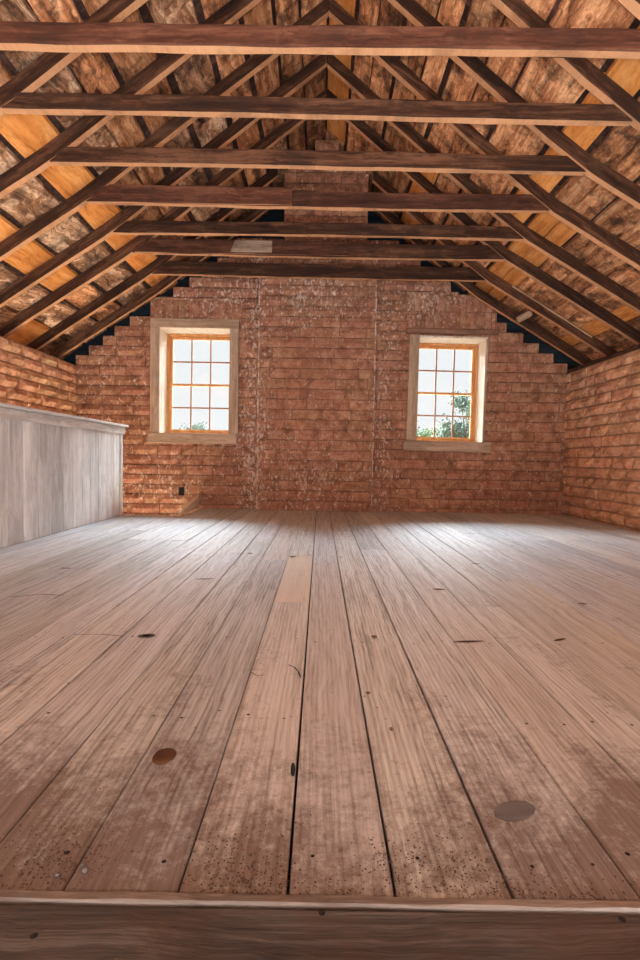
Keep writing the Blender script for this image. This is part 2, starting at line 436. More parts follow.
# chimney breast
rows = []; z = 0.0
while z < 2.62: rows.append((z, z + ch * 1.02, BR[0], BR[1])); z += ch * 1.02
brow = [(a, b, c + random.uniform(-.006, .006), d + random.uniform(-.006, .006)) for a, b, c, d in rows]
br = course_wall('chimney_breast', (0, YW - .112, 0), (1, 0, 0), (0, -1, 0), brow, [], M['brick'], core=(.014, .083), bulge=.006, rough=.0045, depth=.065)
tag(br, 'flat brown brick chimney breast running up the middle of the gable wall', 'chimney', kind='thing')
rows = []; z = 2.96
while z < 3.98:
    zt = z + ch; q_ = min(.43, run_at(-1, zt - BV)); rows.append((z, zt, -q_, q_ + .03)); z = zt
st = course_wall('chimney_stack', (0, 5.535, 0), (1, 0, 0), (0, -1, 0), rows, [], M['brick'], core=(.014, .32), bulge=.004, rough=.006, depth=.08)
tag(st, 'dark brick chimney stack rising through the ridge of the roof', 'chimney', kind='thing')
# knee walls
rows = []; z = -.52; chs = .1075
while z < ZE - .02: rows.append((z, z + chs, -1.3, YW + .10)); z += chs
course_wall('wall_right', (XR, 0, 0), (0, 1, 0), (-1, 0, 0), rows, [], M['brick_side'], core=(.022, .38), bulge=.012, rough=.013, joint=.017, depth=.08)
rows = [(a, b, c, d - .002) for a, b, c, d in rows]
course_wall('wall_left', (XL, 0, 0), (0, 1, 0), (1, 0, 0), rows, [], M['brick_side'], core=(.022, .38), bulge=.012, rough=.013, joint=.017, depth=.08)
ztw = rows[-1][1]
mb = MB(); mb.box(XR - .012, XR + .38, -1.3, YW - .01, ztw, ztw + .028, bev=.004)
tag(mb.build('trim_1', M['timber']), kind='structure')
# eave boards closing the roof behind the knee walls
for n_, x0, x1 in (('trim_2', 3.21, 3.235), ('trim_3', -3.235, -3.21)):
    mb = MB(); mb.box(x0, x1, -1.3, 6.3, .8, 1.70); tag(mb.build(n_, M['gable_board']), kind='structure')
# dark boarding behind the stepped gable top
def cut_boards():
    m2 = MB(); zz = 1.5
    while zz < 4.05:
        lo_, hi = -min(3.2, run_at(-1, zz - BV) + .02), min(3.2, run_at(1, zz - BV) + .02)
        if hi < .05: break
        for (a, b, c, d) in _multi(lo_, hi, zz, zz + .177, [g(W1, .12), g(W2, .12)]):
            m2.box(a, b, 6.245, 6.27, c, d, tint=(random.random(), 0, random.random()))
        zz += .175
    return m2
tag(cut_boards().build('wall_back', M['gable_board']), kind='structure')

# lintel, over the right window
mb = MB(); mb.box(LINT[0], LINT[1], YW - .018, YW + .2, LINT[2], LINT[3], bev=.007, jit=.003)
tag(mb.build('lintel', M['lintel']), 'long thin brown wooden lintel let into the bricks above the right window', 'lintel')

# ------------------------------------------------------------------ timber
def timber(name, mat, sec_w, sec_h, x0f, x1f, segs=14, jit=.0025, parent=None, ch_=.006, crook=0.0):
    """length along local x, width along y (0..w), height along z (0..h); ends follow x0f(z), x1f(z)"""
    w, h = sec_w, sec_h; c = ch_
    sec = [(c, 0), (w - c, 0), (w, c), (w, h * .5), (w, h - c), (w - c, h), (c, h), (0, h - c), (0, h * .5), (0, c)]
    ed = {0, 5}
    mb = MB(); tr = random.random(), random.random()
    # separate strips so that the narrow edges carry their own flag
    k = len(sec); P = []
    ph = random.uniform(0, 9)
    for i in range(segs + 1):
        t = i / segs; row = []
        for j, (y, z_) in enumerate(sec):
            x = x0f(z_) * (1 - t) + x1f(z_) * t
            cr = crook * math.sin(t * math.pi * 1.3 + ph)
            dy = noise.noise(Vector((x * 3 + ph, j * 1.7, 3))) * jit * 2; dz = noise.noise(Vector((x * 3 + ph, j * 1.7, 11))) * jit * 2
            end = 0 if 0 < i < segs else 0
            row.append(Vector((x, y + dy, z_ + dz + cr)))
        P.append(row)
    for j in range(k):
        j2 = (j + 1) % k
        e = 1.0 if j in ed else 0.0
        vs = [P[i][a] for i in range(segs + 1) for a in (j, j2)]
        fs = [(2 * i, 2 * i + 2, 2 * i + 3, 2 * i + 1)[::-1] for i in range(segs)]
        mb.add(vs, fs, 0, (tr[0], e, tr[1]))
    mb.add(P[0], [tuple(range(k))], 0, (tr[0], .6, tr[1])); mb.add(P[-1], [tuple(range(k))[::-1]], 0, (tr[0], .6, tr[1]))
    o = mb.build(name, mat, parent)
    # weld for clean shading but keep tint by face strips
    return o

ordn = ['nearest the camera', 'second from the camera', 'third from the camera', 'fourth from the camera', 'fifth from the camera',
        'sixth from the camera', 'seventh from the camera', 'against the brick gable']
RW, RD = .060, .086     # rafter thickness and depth
ang = math.atan(RS); ca, sa = math.cos(ang), math.sin(ang)
Yr = rafter_y + [5.80]
def rafter(side, i, y):
    """follows the settled roof; grain along its own length"""
    Xs = [0.002, .25, .5, .8, 1.1, 1.45, 1.6, 1.75, 1.9, 2.1, 2.4, 2.82, 3.0, 3.17]
    if i >= 6: Xs = [x for x in Xs if x >= .5]
    drop = .07 if i == 7 else 0.0
    ang = math.atan2(PROF[side][2][1] - 1.86, 2.82 - 1.5)
    M_ = Matrix.Translation((0, y, 3.95 - drop)) @ Matrix.Rotation(side * ang, 4, 'Y')
    Mi = M_.inverted()
    c = .006; H = BV - .004
    sec = [(c, 0), (RW - c, 0), (RW, c), (RW, H * .5), (RW, H - c), (RW - c, H), (c, H), (0, H - c), (0, H * .5), (0, c)]
    ph = random.uniform(0, 50); tr = (random.random(), random.random()); P = []
    cr = random.uniform(-.006, .006); sk = random.uniform(-.008, .008)
    for X in Xs:
        row = []
        for j, (yy, h) in enumerate(sec):
            n1 = noise.noise(Vector((X * 3 + ph, j * 1.7, 1))) * .006; n2 = noise.noise(Vector((X * 3 + ph, j * 1.7, 7))) * .004
            zz = under(side, X) - drop + h + n2 + (cr * math.sin(X * 1.2) if h < H * .6 else 0)
            row.append(Mi @ Vector((side * X, y + yy + n1 + sk * (X - 1.5), zz)))
        P.append(row)
    mb = MB(); k = len(sec); n = len(Xs) - 1
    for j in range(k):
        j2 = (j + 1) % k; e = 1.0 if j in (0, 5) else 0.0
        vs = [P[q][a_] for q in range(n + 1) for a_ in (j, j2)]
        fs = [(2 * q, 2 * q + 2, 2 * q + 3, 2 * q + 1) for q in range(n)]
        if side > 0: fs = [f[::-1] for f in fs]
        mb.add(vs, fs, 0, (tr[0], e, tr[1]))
    f0 = tuple(range(k)); mb.add(P[0], [f0 if side > 0 else f0[::-1]], 0, (tr[0], .6, tr[1])); mb.add(P[-1], [f0[::-1] if side > 0 else f0], 0, (tr[0], .6, tr[1]))
    o = mb.build('rafter', M['timber']); o.matrix_world = M_
    return o
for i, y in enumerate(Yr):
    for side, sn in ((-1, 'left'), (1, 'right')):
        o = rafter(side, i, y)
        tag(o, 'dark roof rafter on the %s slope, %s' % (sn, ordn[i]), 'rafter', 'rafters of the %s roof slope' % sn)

tie_h = [.100, .090, .100, .118, .102, .130, .135]
tie_desc = ['nearest the camera, spanning the whole width of the view', 'second from the camera', 'third from the camera',
            'fourth from the camera, spliced of two planks', 'fifth from the camera', 'sixth from the camera, with a pale patch',
            'farthest from the camera, close before the brick gable']
ZT = 2.51
def tie_l(z_): return -run_at(-1, ZT + z_ + .004) + .006
def tie_r(z_): return run_at(1, ZT + z_ + .004) - .006
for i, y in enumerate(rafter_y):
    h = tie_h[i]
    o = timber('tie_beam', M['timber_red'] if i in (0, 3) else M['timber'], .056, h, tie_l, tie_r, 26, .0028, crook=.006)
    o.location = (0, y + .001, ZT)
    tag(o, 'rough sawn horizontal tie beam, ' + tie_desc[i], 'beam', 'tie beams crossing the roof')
    if i == 3:
        p = timber('splice_plank', M['timber_red'], .02, h + .012, lambda z_: tie_l(z_) + .03, lambda z_: -.25, 18, .002, parent=o)
        p.location = (0, -.022, -.003); tag(p, 'reddish plank nailed over the left half')
    if i == 5:
        p = timber('splice_plank', M['timber_red'], .02, h, lambda z_: tie_l(z_) + .03, lambda z_: .22, 18, .002, parent=o)
        p.location = (0, -.022, .002)
        p = timber('patch_board', M['timber_grey'], .014, h * .86, lambda z_: -.88 + z_ * .4, lambda z_: -.49, 5, .002, parent=o)
        p.location = (0, -.038, .012); tag(p, 'pale greyish patch board')

# ------------------------------------------------------------------ roof boards and shingles (ceiling, one mesh a slope)
def slope_pt(side, X, y, off):
    """X horizontal run from the ridge; off = distance above the board underside, square to the slope"""
    return Vector((side * X, y, under(side, X) + BV + off * 1.2))
def roof_board(mb, side, x0, x1, y0, y1, mat, thick=.024, tint=None, wob=.004, lift=0.0):
    n = max(2, int((y1 - y0) / .14)); t = tint or (random.random(), 0, random.random()); ph = random.uniform(0, 50)
    top = []; verts = []
    for i in range(n + 1):
        y = y0 + (y1 - y0) * i / n
        a = x0 + noise.noise(Vector((ph, y * 2.5, 0))) * wob * 2; b = x1 + noise.noise(Vector((ph + 9, y * 2.5, 0))) * wob * 2
        for X, off in ((a, 0), (b, 0), (b, thick), (a, thick)):   # thickness square enough to the slope
            verts.append(slope_pt(side, X, y, off + lift))
    f = []
    for i in range(n):
        for j in range(4):
            a = i * 4 + j; b = i * 4 + (j + 1) % 4
            q = (a, b, b + 4, a + 4)
            f.append(q if side < 0 else q[::-1])
    q0 = (0, 3, 2, 1); q1 = tuple(n * 4 + k for k in (0, 1, 2, 3))
    f.append(q0 if side < 0 else q0[::-1]); f.append(q1 if side < 0 else q1[::-1])
    mb.add(verts, f, mat, t)
YS0, YS1 = -1.3, 6.30
joints = [-1.3, .4, 1.4] + [y + .026 for y in rafter_y] + [6.30]
OLD, BARK, NEW, SH = 0, 1, 2, 3
# rows: (x0, x1, [(until y, kind), ...])
left_rows = [
    (.012, .20, [(3.0, OLD), (4.5, OLD), (6.3, OLD)]), (.215, .37, [(2.9, OLD), (4.0, OLD), (6.3, OLD)]),
    (.40, .58, [(2.9, OLD), (4.9, OLD), (6.3, BARK)]), (.62, .80, [(2.5, OLD), (4.5, OLD), (6.3, OLD)]),
    (.845, 1.06, [(2.9, OLD), (5.0, BARK), (6.3, OLD)]), (1.115, 1.32, [(2.5, OLD), (3.96, OLD), (6.3, BARK)]),
    (1.37, 1.52, [(2.9, OLD), (3.44, OLD), (4.6, OLD), (6.3, OLD)]), (1.535, 1.715, [(2.5, OLD), (3.9, BARK), (6.3, OLD)]),
    (1.76, 1.975, [(2.9, OLD), (6.3, NEW)]),
    (2.025, 2.29, [(2.9, OLD), (6.3, BARK)]),
    (2.345, 2.575, [(4.9, NEW), (6.3, OLD)]),
    (2.62, 2.87, [(4.5, BARK), (6.3, BARK)]), (2.91, 3.20, [(4.9, OLD), (5.4, NEW), (6.3, OLD)])]
right_rows = [
    (.012, .195, [(3.44, OLD), (5.6, NEW), (6.3, OLD)]), (.225, .36, [(3.4, OLD), (4.4, OLD), (6.3, OLD)]),
    (.365, .52, [(2.9, OLD), (4.9, OLD), (6.3, OLD)]), (.55, .70, [(3.4, OLD), (4.4, OLD), (6.3, OLD)]),
    (.71, .835, [(2.9, OLD), (4.4, OLD), (6.3, OLD)]), (.87, 1.03, [(3.4, OLD), (4.4, OLD), (6.3, NEW)]),
    (1.045, 1.21, [(2.5, OLD), (3.9, OLD), (6.3, OLD)]), (1.24, 1.515, [(3.44, OLD), (4.4, OLD), (6.3, OLD)]),
    (1.555, 1.71, [(4.46, NEW), (6.3, OLD)]), (1.745, 1.885, [(4.0, OLD), (6.3, NEW)]), (1.90, 2.03, [(4.0, OLD), (6.3, NEW)]),
    (2.06, 2.25, [(4.4, OLD), (6.3, OLD)]), (2.26, 2.43, [(4.9, OLD), (6.3, OLD)]),
    (2.445, 2.59, [(3.9, OLD), (6.3, OLD)]), (2.60, 2.725, [(4.4, OLD), (6.3, OLD)]),
    (2.755, 2.885, [(3.9, OLD), (6.3, NEW)]), (2.90, 3.20, [(4.9, OLD), (6.3, OLD)])]
for side, rws, nm in ((-1, left_rows, 'ceiling_left'), (1, right_rows, 'ceiling_right')):
    mb = MB()
    for (x0, x1, segs) in rws:
        y0 = YS0
        for (yu, kd) in segs:
            yj = min(joints, key=lambda q: abs(q - yu)); yj = yj if yj > y0 + .3 else yu
            # a long run is made of shorter boards butted over the rafters
            cuts = [y0] + [q for q in joints if y0 + .9 < q < yj - .9 and random.random() < .3] + [yj]
            for a, b in zip(cuts[:-1], cuts[1:]):
                k2 = kd
                roof_board(mb, side, x0 + random.uniform(-.004, .004), x1 + random.uniform(-.004, .004), a + .002, b - .002, k2,
                           wob=.007 if kd == BARK else .003)
            y0 = yj
    # shingles: lapped courses above the boards, their butts showing in the gaps
    X = -.03
    while X < 3.1:
        y = YS0
        while y < YS1:
            w = random.uniform(.09, .17); y1 = min(y + w, YS1)
            xa, xb = X, min(X + .26, 3.25)
            t = (random.random(), 0, random.random()); l0 = .026 + random.uniform(0, .003); l1 = .040 + random.uniform(0, .004)
            vs = [slope_pt(side, xa, y, l0), slope_pt(side, xb, y, l0 + .012), slope_pt(side, xb, y1 - .003, l0 + .012), slope_pt(side, xa, y1 - .003, l0),
                  slope_pt(side, xa, y, l1 - .008), slope_pt(side, xb, y, l1 + .014), slope_pt(side, xb, y1 - .003, l1 + .014), slope_pt(side, xa, y1 - .003, l1 - .008)]
            f = [(0, 1, 2, 3), (4, 7, 6, 5), (0, 4, 5, 1), (1, 5, 6, 2), (2, 6, 7, 3), (3, 7, 4, 0)]
            mb.add(vs, f, SH, t); y = y1
        X += .20
    # solid felt above the shingles
    fx = [-.02, .5, 1.0, 1.47, 1.9, 2.4, 2.82, 3.25]
    for p_, q_ in zip(fx[:-1], fx[1:]):
        vs = [slope_pt(side, a, y, o_) for a in (p_, q_) for y in (YS0, YS1) for o_ in (.060, .085)]
        mb.add(vs, [(0, 1, 3, 2), (4, 6, 7, 5), (0, 4, 5, 1), (2, 3, 7, 6), (0, 2, 6, 4), (1, 5, 7, 3)], SH, (.1, 0, .1))
    tag(mb.build(nm, [M['sheath_old'], M['sheath_bark'], M['sheath_new'], M['shingle']]), kind='structure')

# lath and log stub by the right slope
lath = timber('lath_strip', M['tan_wood'], .010, .018, lambda z_: 0, lambda z_: 1.0, 12, .003, crook=.004)
lath.matrix_world = Matrix.Translation((1.98, 5.425, under(1, 1.98) + .075)) @ Matrix.Rotation(math.atan(.614), 4, 'Y')
tag(lath, 'thin pale lath strip lying against the seventh rafter on the right slope', 'lath')
def log_stub():
    mb = MB(); n = 10; rows_ = []
    for t in (0, .1, .5, .9, 1):
        rr = .036 * (1 - .18 * (t in (0, 1))) * (1 + .12 * t)
        rows_.append([Vector((t * .16, rr * math.cos(2 * math.pi * k / n) * (1 + .15 * math.sin(k * 2.1)), rr * math.sin(2 * math.pi * k / n))) for k in range(n)])
    vs = [p for r_ in rows_ for p in r_]; fs = []
    for i in range(4):
        for k in range(n): fs.append((i * n + k, (i + 1) * n + k, (i + 1) * n + (k + 1) % n, i * n + (k + 1) % n)[::-1])
    fs.append(tuple(range(n))); fs.append(tuple(4 * n + k for k in range(n))[::-1])
    mb.add(vs, fs, 0); o = mb.build('log_stub', M['tan_wood'])
    o.matrix_world = Matrix.Translation((2.16, 5.73, 2.17)) @ Matrix.Rotation(R(-12), 4, 'Z') @ Matrix.Rotation(R(-28), 4, 'Y')
    tag(o, 'short pale log stub wedged under the last rafter on the right slope', 'log')
log_stub()

# ------------------------------------------------------------------ floor
FY0 = .657
xs = [-.470, -.333, -.180, -.032, .113, .271, .441, .590]
while xs[0] > XL: xs.insert(0, xs[0] - random.choice((.145, .152, .16, .14, .15)))
while xs[-1] < XR: xs.append(xs[-1] + random.choice((.145, .152, .16, .14, .15)))
xs[0] = XL; xs[-1] = XR
mb = MB(); nails = MB()
for a, b in zip(xs[:-1], xs[1:]):
    if b - a < .02: continue
    yend = YW - .004
    if (a + b) / 2 < -1.42: yend = 5.05
    # board ends
    cuts = [FY0]
    if abs(a + .180) < .01: cuts += [2.055, 3.07]
    else:
        y = FY0 + random.uniform(1.2, 3.6)
        if y < yend - .8: cuts.append(y)
    cuts.append(yend)
    if (a + b) / 2 < -1.97: continue
    for q, (c, d) in enumerate(zip(cuts[:-1], cuts[1:])):
        gap = random.choice((.0012, .0015, .002, .0035))
        if abs(b + .032) < .01 or abs(b - .113) < .01 or abs(b - .271) < .01: gap = .0042
        zt = random.uniform(-.0015, .0015)
        light = 1.0 if (abs(a + .180) < .01 and q == 1) else random.choice((0, 0, .15, .3))
        a_, b_ = max(a, XL + .01) + .0006, min(b, XR - .012) - gap
        mb.box(a_, b_, c + .001, d - .001, -.028, zt, 0, (random.random(), light, random.random()), bev=.0022)
        for yj in [.72, 1.13, 1.62, 2.1, 2.62, 3.1, 3.6, 4.1, 4.6, 5.1, 5.6]:
            if c < yj < d and random.random() < .8:
                for xx in (a + (b - a) * .22, a + (b - a) * .78):
                    if random.random() < .7:
                        xx += random.uniform(-.008, .008); yy = yj + random.uniform(-.02, .02)
                        rr = random.uniform(.0025, .0045); m_ = 8
                        nails.add([(xx + rr * math.cos(k * math.pi / 4), yy + rr * math.sin(k * math.pi / 4), zt + .0006) for k in range(m_)] + [(xx, yy, zt + .0012)],
                                  [(k, (k + 1) % m_, m_) for k in range(m_)], 1)
mb.box(-1.96, XR - .01, FY0 + .02, 5.04, -.12, -.03, 2); mb.box(-1.41, XR - .01, 5.04, YW, -.12, -.03, 2)          # joists and dust below, seen as the dark in the gaps
def mark(x, y, rx, ry, rot, m):
    z_ = .0021; n = 14
    nails.add([(x + rx * math.cos(a) * math.cos(rot) - ry * math.sin(a) * math.sin(rot), y + rx * math.cos(a) * math.sin(rot) + ry * math.sin(a) * math.cos(rot), z_)
               for a in [2 * math.pi * k / n + random.uniform(-.1, .1) for k in range(n)]], [tuple(range(n))], m)
for x, y, rx, ry, rt_, m in ((-.553, 1.63, .028, .019, .3, 3), (.334, .828, .040, .022, .4, 4), (.187, 1.66, .010, .012, 0, 3), (.129, 1.25, .006, .008, 0, 3),
                             (.49, 1.63, .055, .007, .1, 3), (-.155, 3.02, .02, .015, 0, 3), (-.545, 2.42, .05, .009, .2, 4), (.163, 1.08, .004, .009, 0, 3), (-.42, 3.1, .016, .02, 0, 3),
                             (.80, 1.66, .03, .008, .5, 3), (1.1, 2.1, .02, .014, 0, 3), (.9, 2.9, .03, .012, 0, 3), (-1.3, 2.6, .03, .012, 0, 3), (.55, 2.3, .03, .014, 0, 3)):
    mark(x, y, rx, ry, rt_, m)
    if rx > .012 and m == 3: mark(x, y + .001, rx * .55, ry * .55, rt_, 5)
def crack(pts, w_):
    for (x0, y0), (x1, y1) in zip(pts[:-1], pts[1:]):
        d = Vector((x1 - x0, y1 - y0, 0)).normalized(); q = Vector((-d.y, d.x, 0)) * w_
        a, b = Vector((x0, y0, .0022)), Vector((x1, y1, .0022)); nails.add([a - q, b - q * .6, b + q * .6, a + q], [(0, 1, 2, 3)], 1)
crack([(-.080, 1.415), (-.062, 1.40), (-.050, 1.37), (-.042, 1.33)], .0022); crack([(-.178, 1.36), (-.16, 1.34), (-.14, 1.345)], .0018)
crack([(-.79, 1.63), (-.70, 1.635), (-.62, 1.62)], .0022); crack([(-1.25, 2.05), (-1.15, 2.10), (-1.05, 2.09)], .004)
mark(-.041, .93, .0045, .022, .05, 1)
nb = len(mb.v); mb.v += nails.v; mb.c += nails.c; mb.f += [tuple(nb + i for i in f) for f in nails.f]; mb.m += nails.m
# (the slab must not fill the stair opening)
fl = mb.build('floor', [M['floor'], M['iron'], M['iron'], M['floor_knot'], M['floor_scuff'], M['knot']]); tag(fl, kind='structure')
for p in fl.data.polygons: pass
me = fl.data

# strip and header plank at the stair end
mb = MB(); n = 60; vs = []; 
prof = [(.6395, -.02), (.6395, .002), (.6415, .0045), (.6525, .0045), (.6550, .002), (.6550, -.02)]
for i in range(n + 1):
    x = -1.5 + 3.0 * i / n
    for j, (y, z_) in enumerate(prof):
        vs.append((x, y + noise.noise(Vector((x * 7, j, 0))) * .0016, z_ + noise.noise(Vector((x * 11, j, 5))) * .0018))
fs = [(i * 6 + j, i * 6 + j + 1, i * 6 + 7 + j, i * 6 + 6 + j)[::-1] for i in range(n) for j in range(5)]
fs += [tuple(range(6)), tuple(n * 6 + k for k in range(6))[::-1]]
mb.add(vs, fs, 0)
tag(mb.build('edge_strip', M['edge_strip']), 'narrow raised wooden strip across the near ends of the floorboards', 'strip')
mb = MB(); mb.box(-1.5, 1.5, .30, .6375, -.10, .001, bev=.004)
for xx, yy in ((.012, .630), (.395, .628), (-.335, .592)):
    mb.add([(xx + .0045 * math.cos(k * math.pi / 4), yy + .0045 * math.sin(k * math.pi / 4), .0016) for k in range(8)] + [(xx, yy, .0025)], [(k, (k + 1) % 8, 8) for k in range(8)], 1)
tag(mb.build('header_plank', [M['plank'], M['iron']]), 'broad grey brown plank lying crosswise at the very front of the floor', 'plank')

# knot plug, dirt and pebbles
mb = MB(); n = 22
vs = []
for rr, zz in ((1.06, .0012), (.97, .004), (.8, .0055), (.4, .0068)):
    for k in range(n):
        a = 2 * math.pi * k / n; w = 1 + .06 * math.sin(2 * a + .6) + .03 * math.sin(3 * a)
        vs.append((.0195 * rr * w * math.cos(a), .0255 * rr * w * math.sin(a), zz))
vs.append((0, 0, .007)); fs = []
for i in range(3):
    for k in range(n): fs.append((i * n + k, i * n + (k + 1) % n, (i + 1) * n + (k + 1) % n, (i + 1) * n + k))
fs += [(3 * n + k, 3 * n + (k + 1) % n, 4 * n) for k in range(n)]
mb.add(vs, fs, 0); o = mb.build('knot_plug', M['knot'], smooth=True); o.location = (-.292, .964, .0012)
tag(o, 'round brown wooden knot showing in a floorboard at the lower left', 'knot')
def blob(mb, x, y, z, r, mat=0, sq=.6):
    ph = random.uniform(0, 6); vs = []; n = 6
    for i, (rr, zz) in enumerate(((.7, -.2), (1, .25), (.6, .8))):
        for k in range(n):
            a = 2 * math.pi * k / n + ph; w = random.uniform(.7, 1.2)
            vs.append((x + r * rr * w * math.cos(a), y + r * rr * w * math.sin(a), z + r * sq * zz))
    vs.append((x, y, z + r * sq))
    fs = [(i * n + k, i * n + (k + 1) % n, (i + 1) * n + (k + 1) % n, (i + 1) * n + k) for i in range(2) for k in range(n)]
    fs += [(2 * n + k, 2 * n + (k + 1) % n, 3 * n) for k in range(n)] + [tuple(range(n))[::-1]]
    mb.add(vs, fs, mat, (random.random(), 0, random.random()))
mb = MB()
for _ in range(4200):
    y = .657 + abs(random.gauss(0, .06)); x = random.uniform(-.5, .5)
    if noise.noise(Vector((x * 6, y * 6, 2))) + .25 < random.random() * .6: continue
    blob(mb, x, y, .001, random.uniform(.0004, .0018))
tag(mb.build('dirt_crumbs', M['dirt']), 'brown dirt crumbs scattered along the near ends of the floorboards', 'dirt', kind='stuff')
for k, (x, y, r_, lb) in enumerate(((-.318, .688, .0060, 'small grey pebble at the near left edge of the floor, the larger'),
                                     (-.325, .699, .0042, 'tiny grey pebble just behind the larger one at the near left edge of the floor'),
                                     (-.352, .680, .004, 'tiny grey pebble nearest the left border at the near edge of the floor'))):
    mb = MB(); blob(mb, 0, 0, 0, r_, 0, .9); o = mb.build('pebble', M['pebble'], smooth=True); o.location = (x, y, .0025)
    tag(o, lb, 'pebble', 'pebbles on the floor edge')

# ------------------------------------------------------------------ partition by the stairs
par = empty('stair_partition', (-1.95, 4.0, 0))
tag(par, 'waist high grey board partition with a cap rail at the left', 'partition')
ys = [1.6, 1.76, 1.92, 2.08, 2.24, 2.40, 2.56, 2.72, 2.88, 3.035, 3.19, 3.353, 3.53, 3.705, 3.877, 4.03, 4.18, 4.33, 4.49, 4.66, 4.82, 4.965]
mb = MB()
for a, b in zip(ys[:-1], ys[1:]):
    mb.box(-.022, random.uniform(-.0015, .0015), a - 4 + .004, b - 4 - .004, .004, .835, 0, (random.random(), 0, random.random()), bev=.004)
mb.box(-.030, -.022, -2.4, .965, .02, .80, 1); mb.build('board_panel', [M['panel'], M['timber']], par)
mb = MB(); mb.box(-.06, .006, .968, 1.03, .0, .835, bev=.004); mb.build('end_post', M['panel'], par)
mb = MB(); mb.box(-.024, .018, -2.4, 1.045, .80, .866, bev=.004); mb.build('rail_trim', M['panel_cap'], par)
mb = MB(); mb.box(-.11, .045, -2.4, 1.075, .868, .89, bev=.005); mb.build('cap_rail', M['panel_cap'], par)
mb = MB(); mb.box(-.075, -.030, -2.4, .965, .74, .80, bev=.004); mb.build('back_rail', M['panel_cap'], par)

# triangular board at the edge of the stair opening
mb = MB(); T = [(0, 0, 0), (0, .84, 0), (0, .84, .15)]
v = [(x, y, z_) for x in (-.011, .011) for (_, y, z_) in T]
mb.add(v, [(0, 2, 1), (3, 4, 5), (0, 1, 4, 3), (1, 2, 5, 4), (2, 0, 3, 5)], 0)
o = mb.build('triangular_board', M['pale_wood']); o.location = (-1.405, 5.045, .002)
tag(o, 'pale triangular board on the floor at the foot of the gable wall', 'board')
# dark box let into the wall
o = empty('outlet_box', (-1.60, YW - .012, .19)); tag(o, 'small dark rectangular socket box in the brick wall below the left window', 'socket')
mb = MB(); t = .004; w2, h2 = .030, .048
for (a, b, c, d) in ((-w2, w2, -h2, -h2 + t), (-w2, w2, h2 - t, h2), (-w2, -w2 + t, -h2 + t, h2 - t), (w2 - t, w2, -h2 + t, h2 - t)): mb.box(a, b, -.006, .012, c, d)
mb.build('rim', M['iron'], o)
mb = MB(); mb.box(-w2 + t, w2 - t, .004, .012, -h2 + t, h2 - t); mb.build('back_plate', M['iron'], o)

# rear gable, behind the camera
mb = MB(); mb.box(-3.2, 3.2, -1.42, -1.30, -.9, 1.95); [mb.box(-hx, hx, -1.42, -1.30, z0_, z0_ + .25) for z0_, hx in ((1.95, 2.55), (2.2, 2.2), (2.45, 1.88), (2.7, 1.56), (2.95, 1.24), (3.2, .9), (3.45, .6), (3.7, .25))]
tag(mb.build('wall_front', M['panel']), kind='structure')
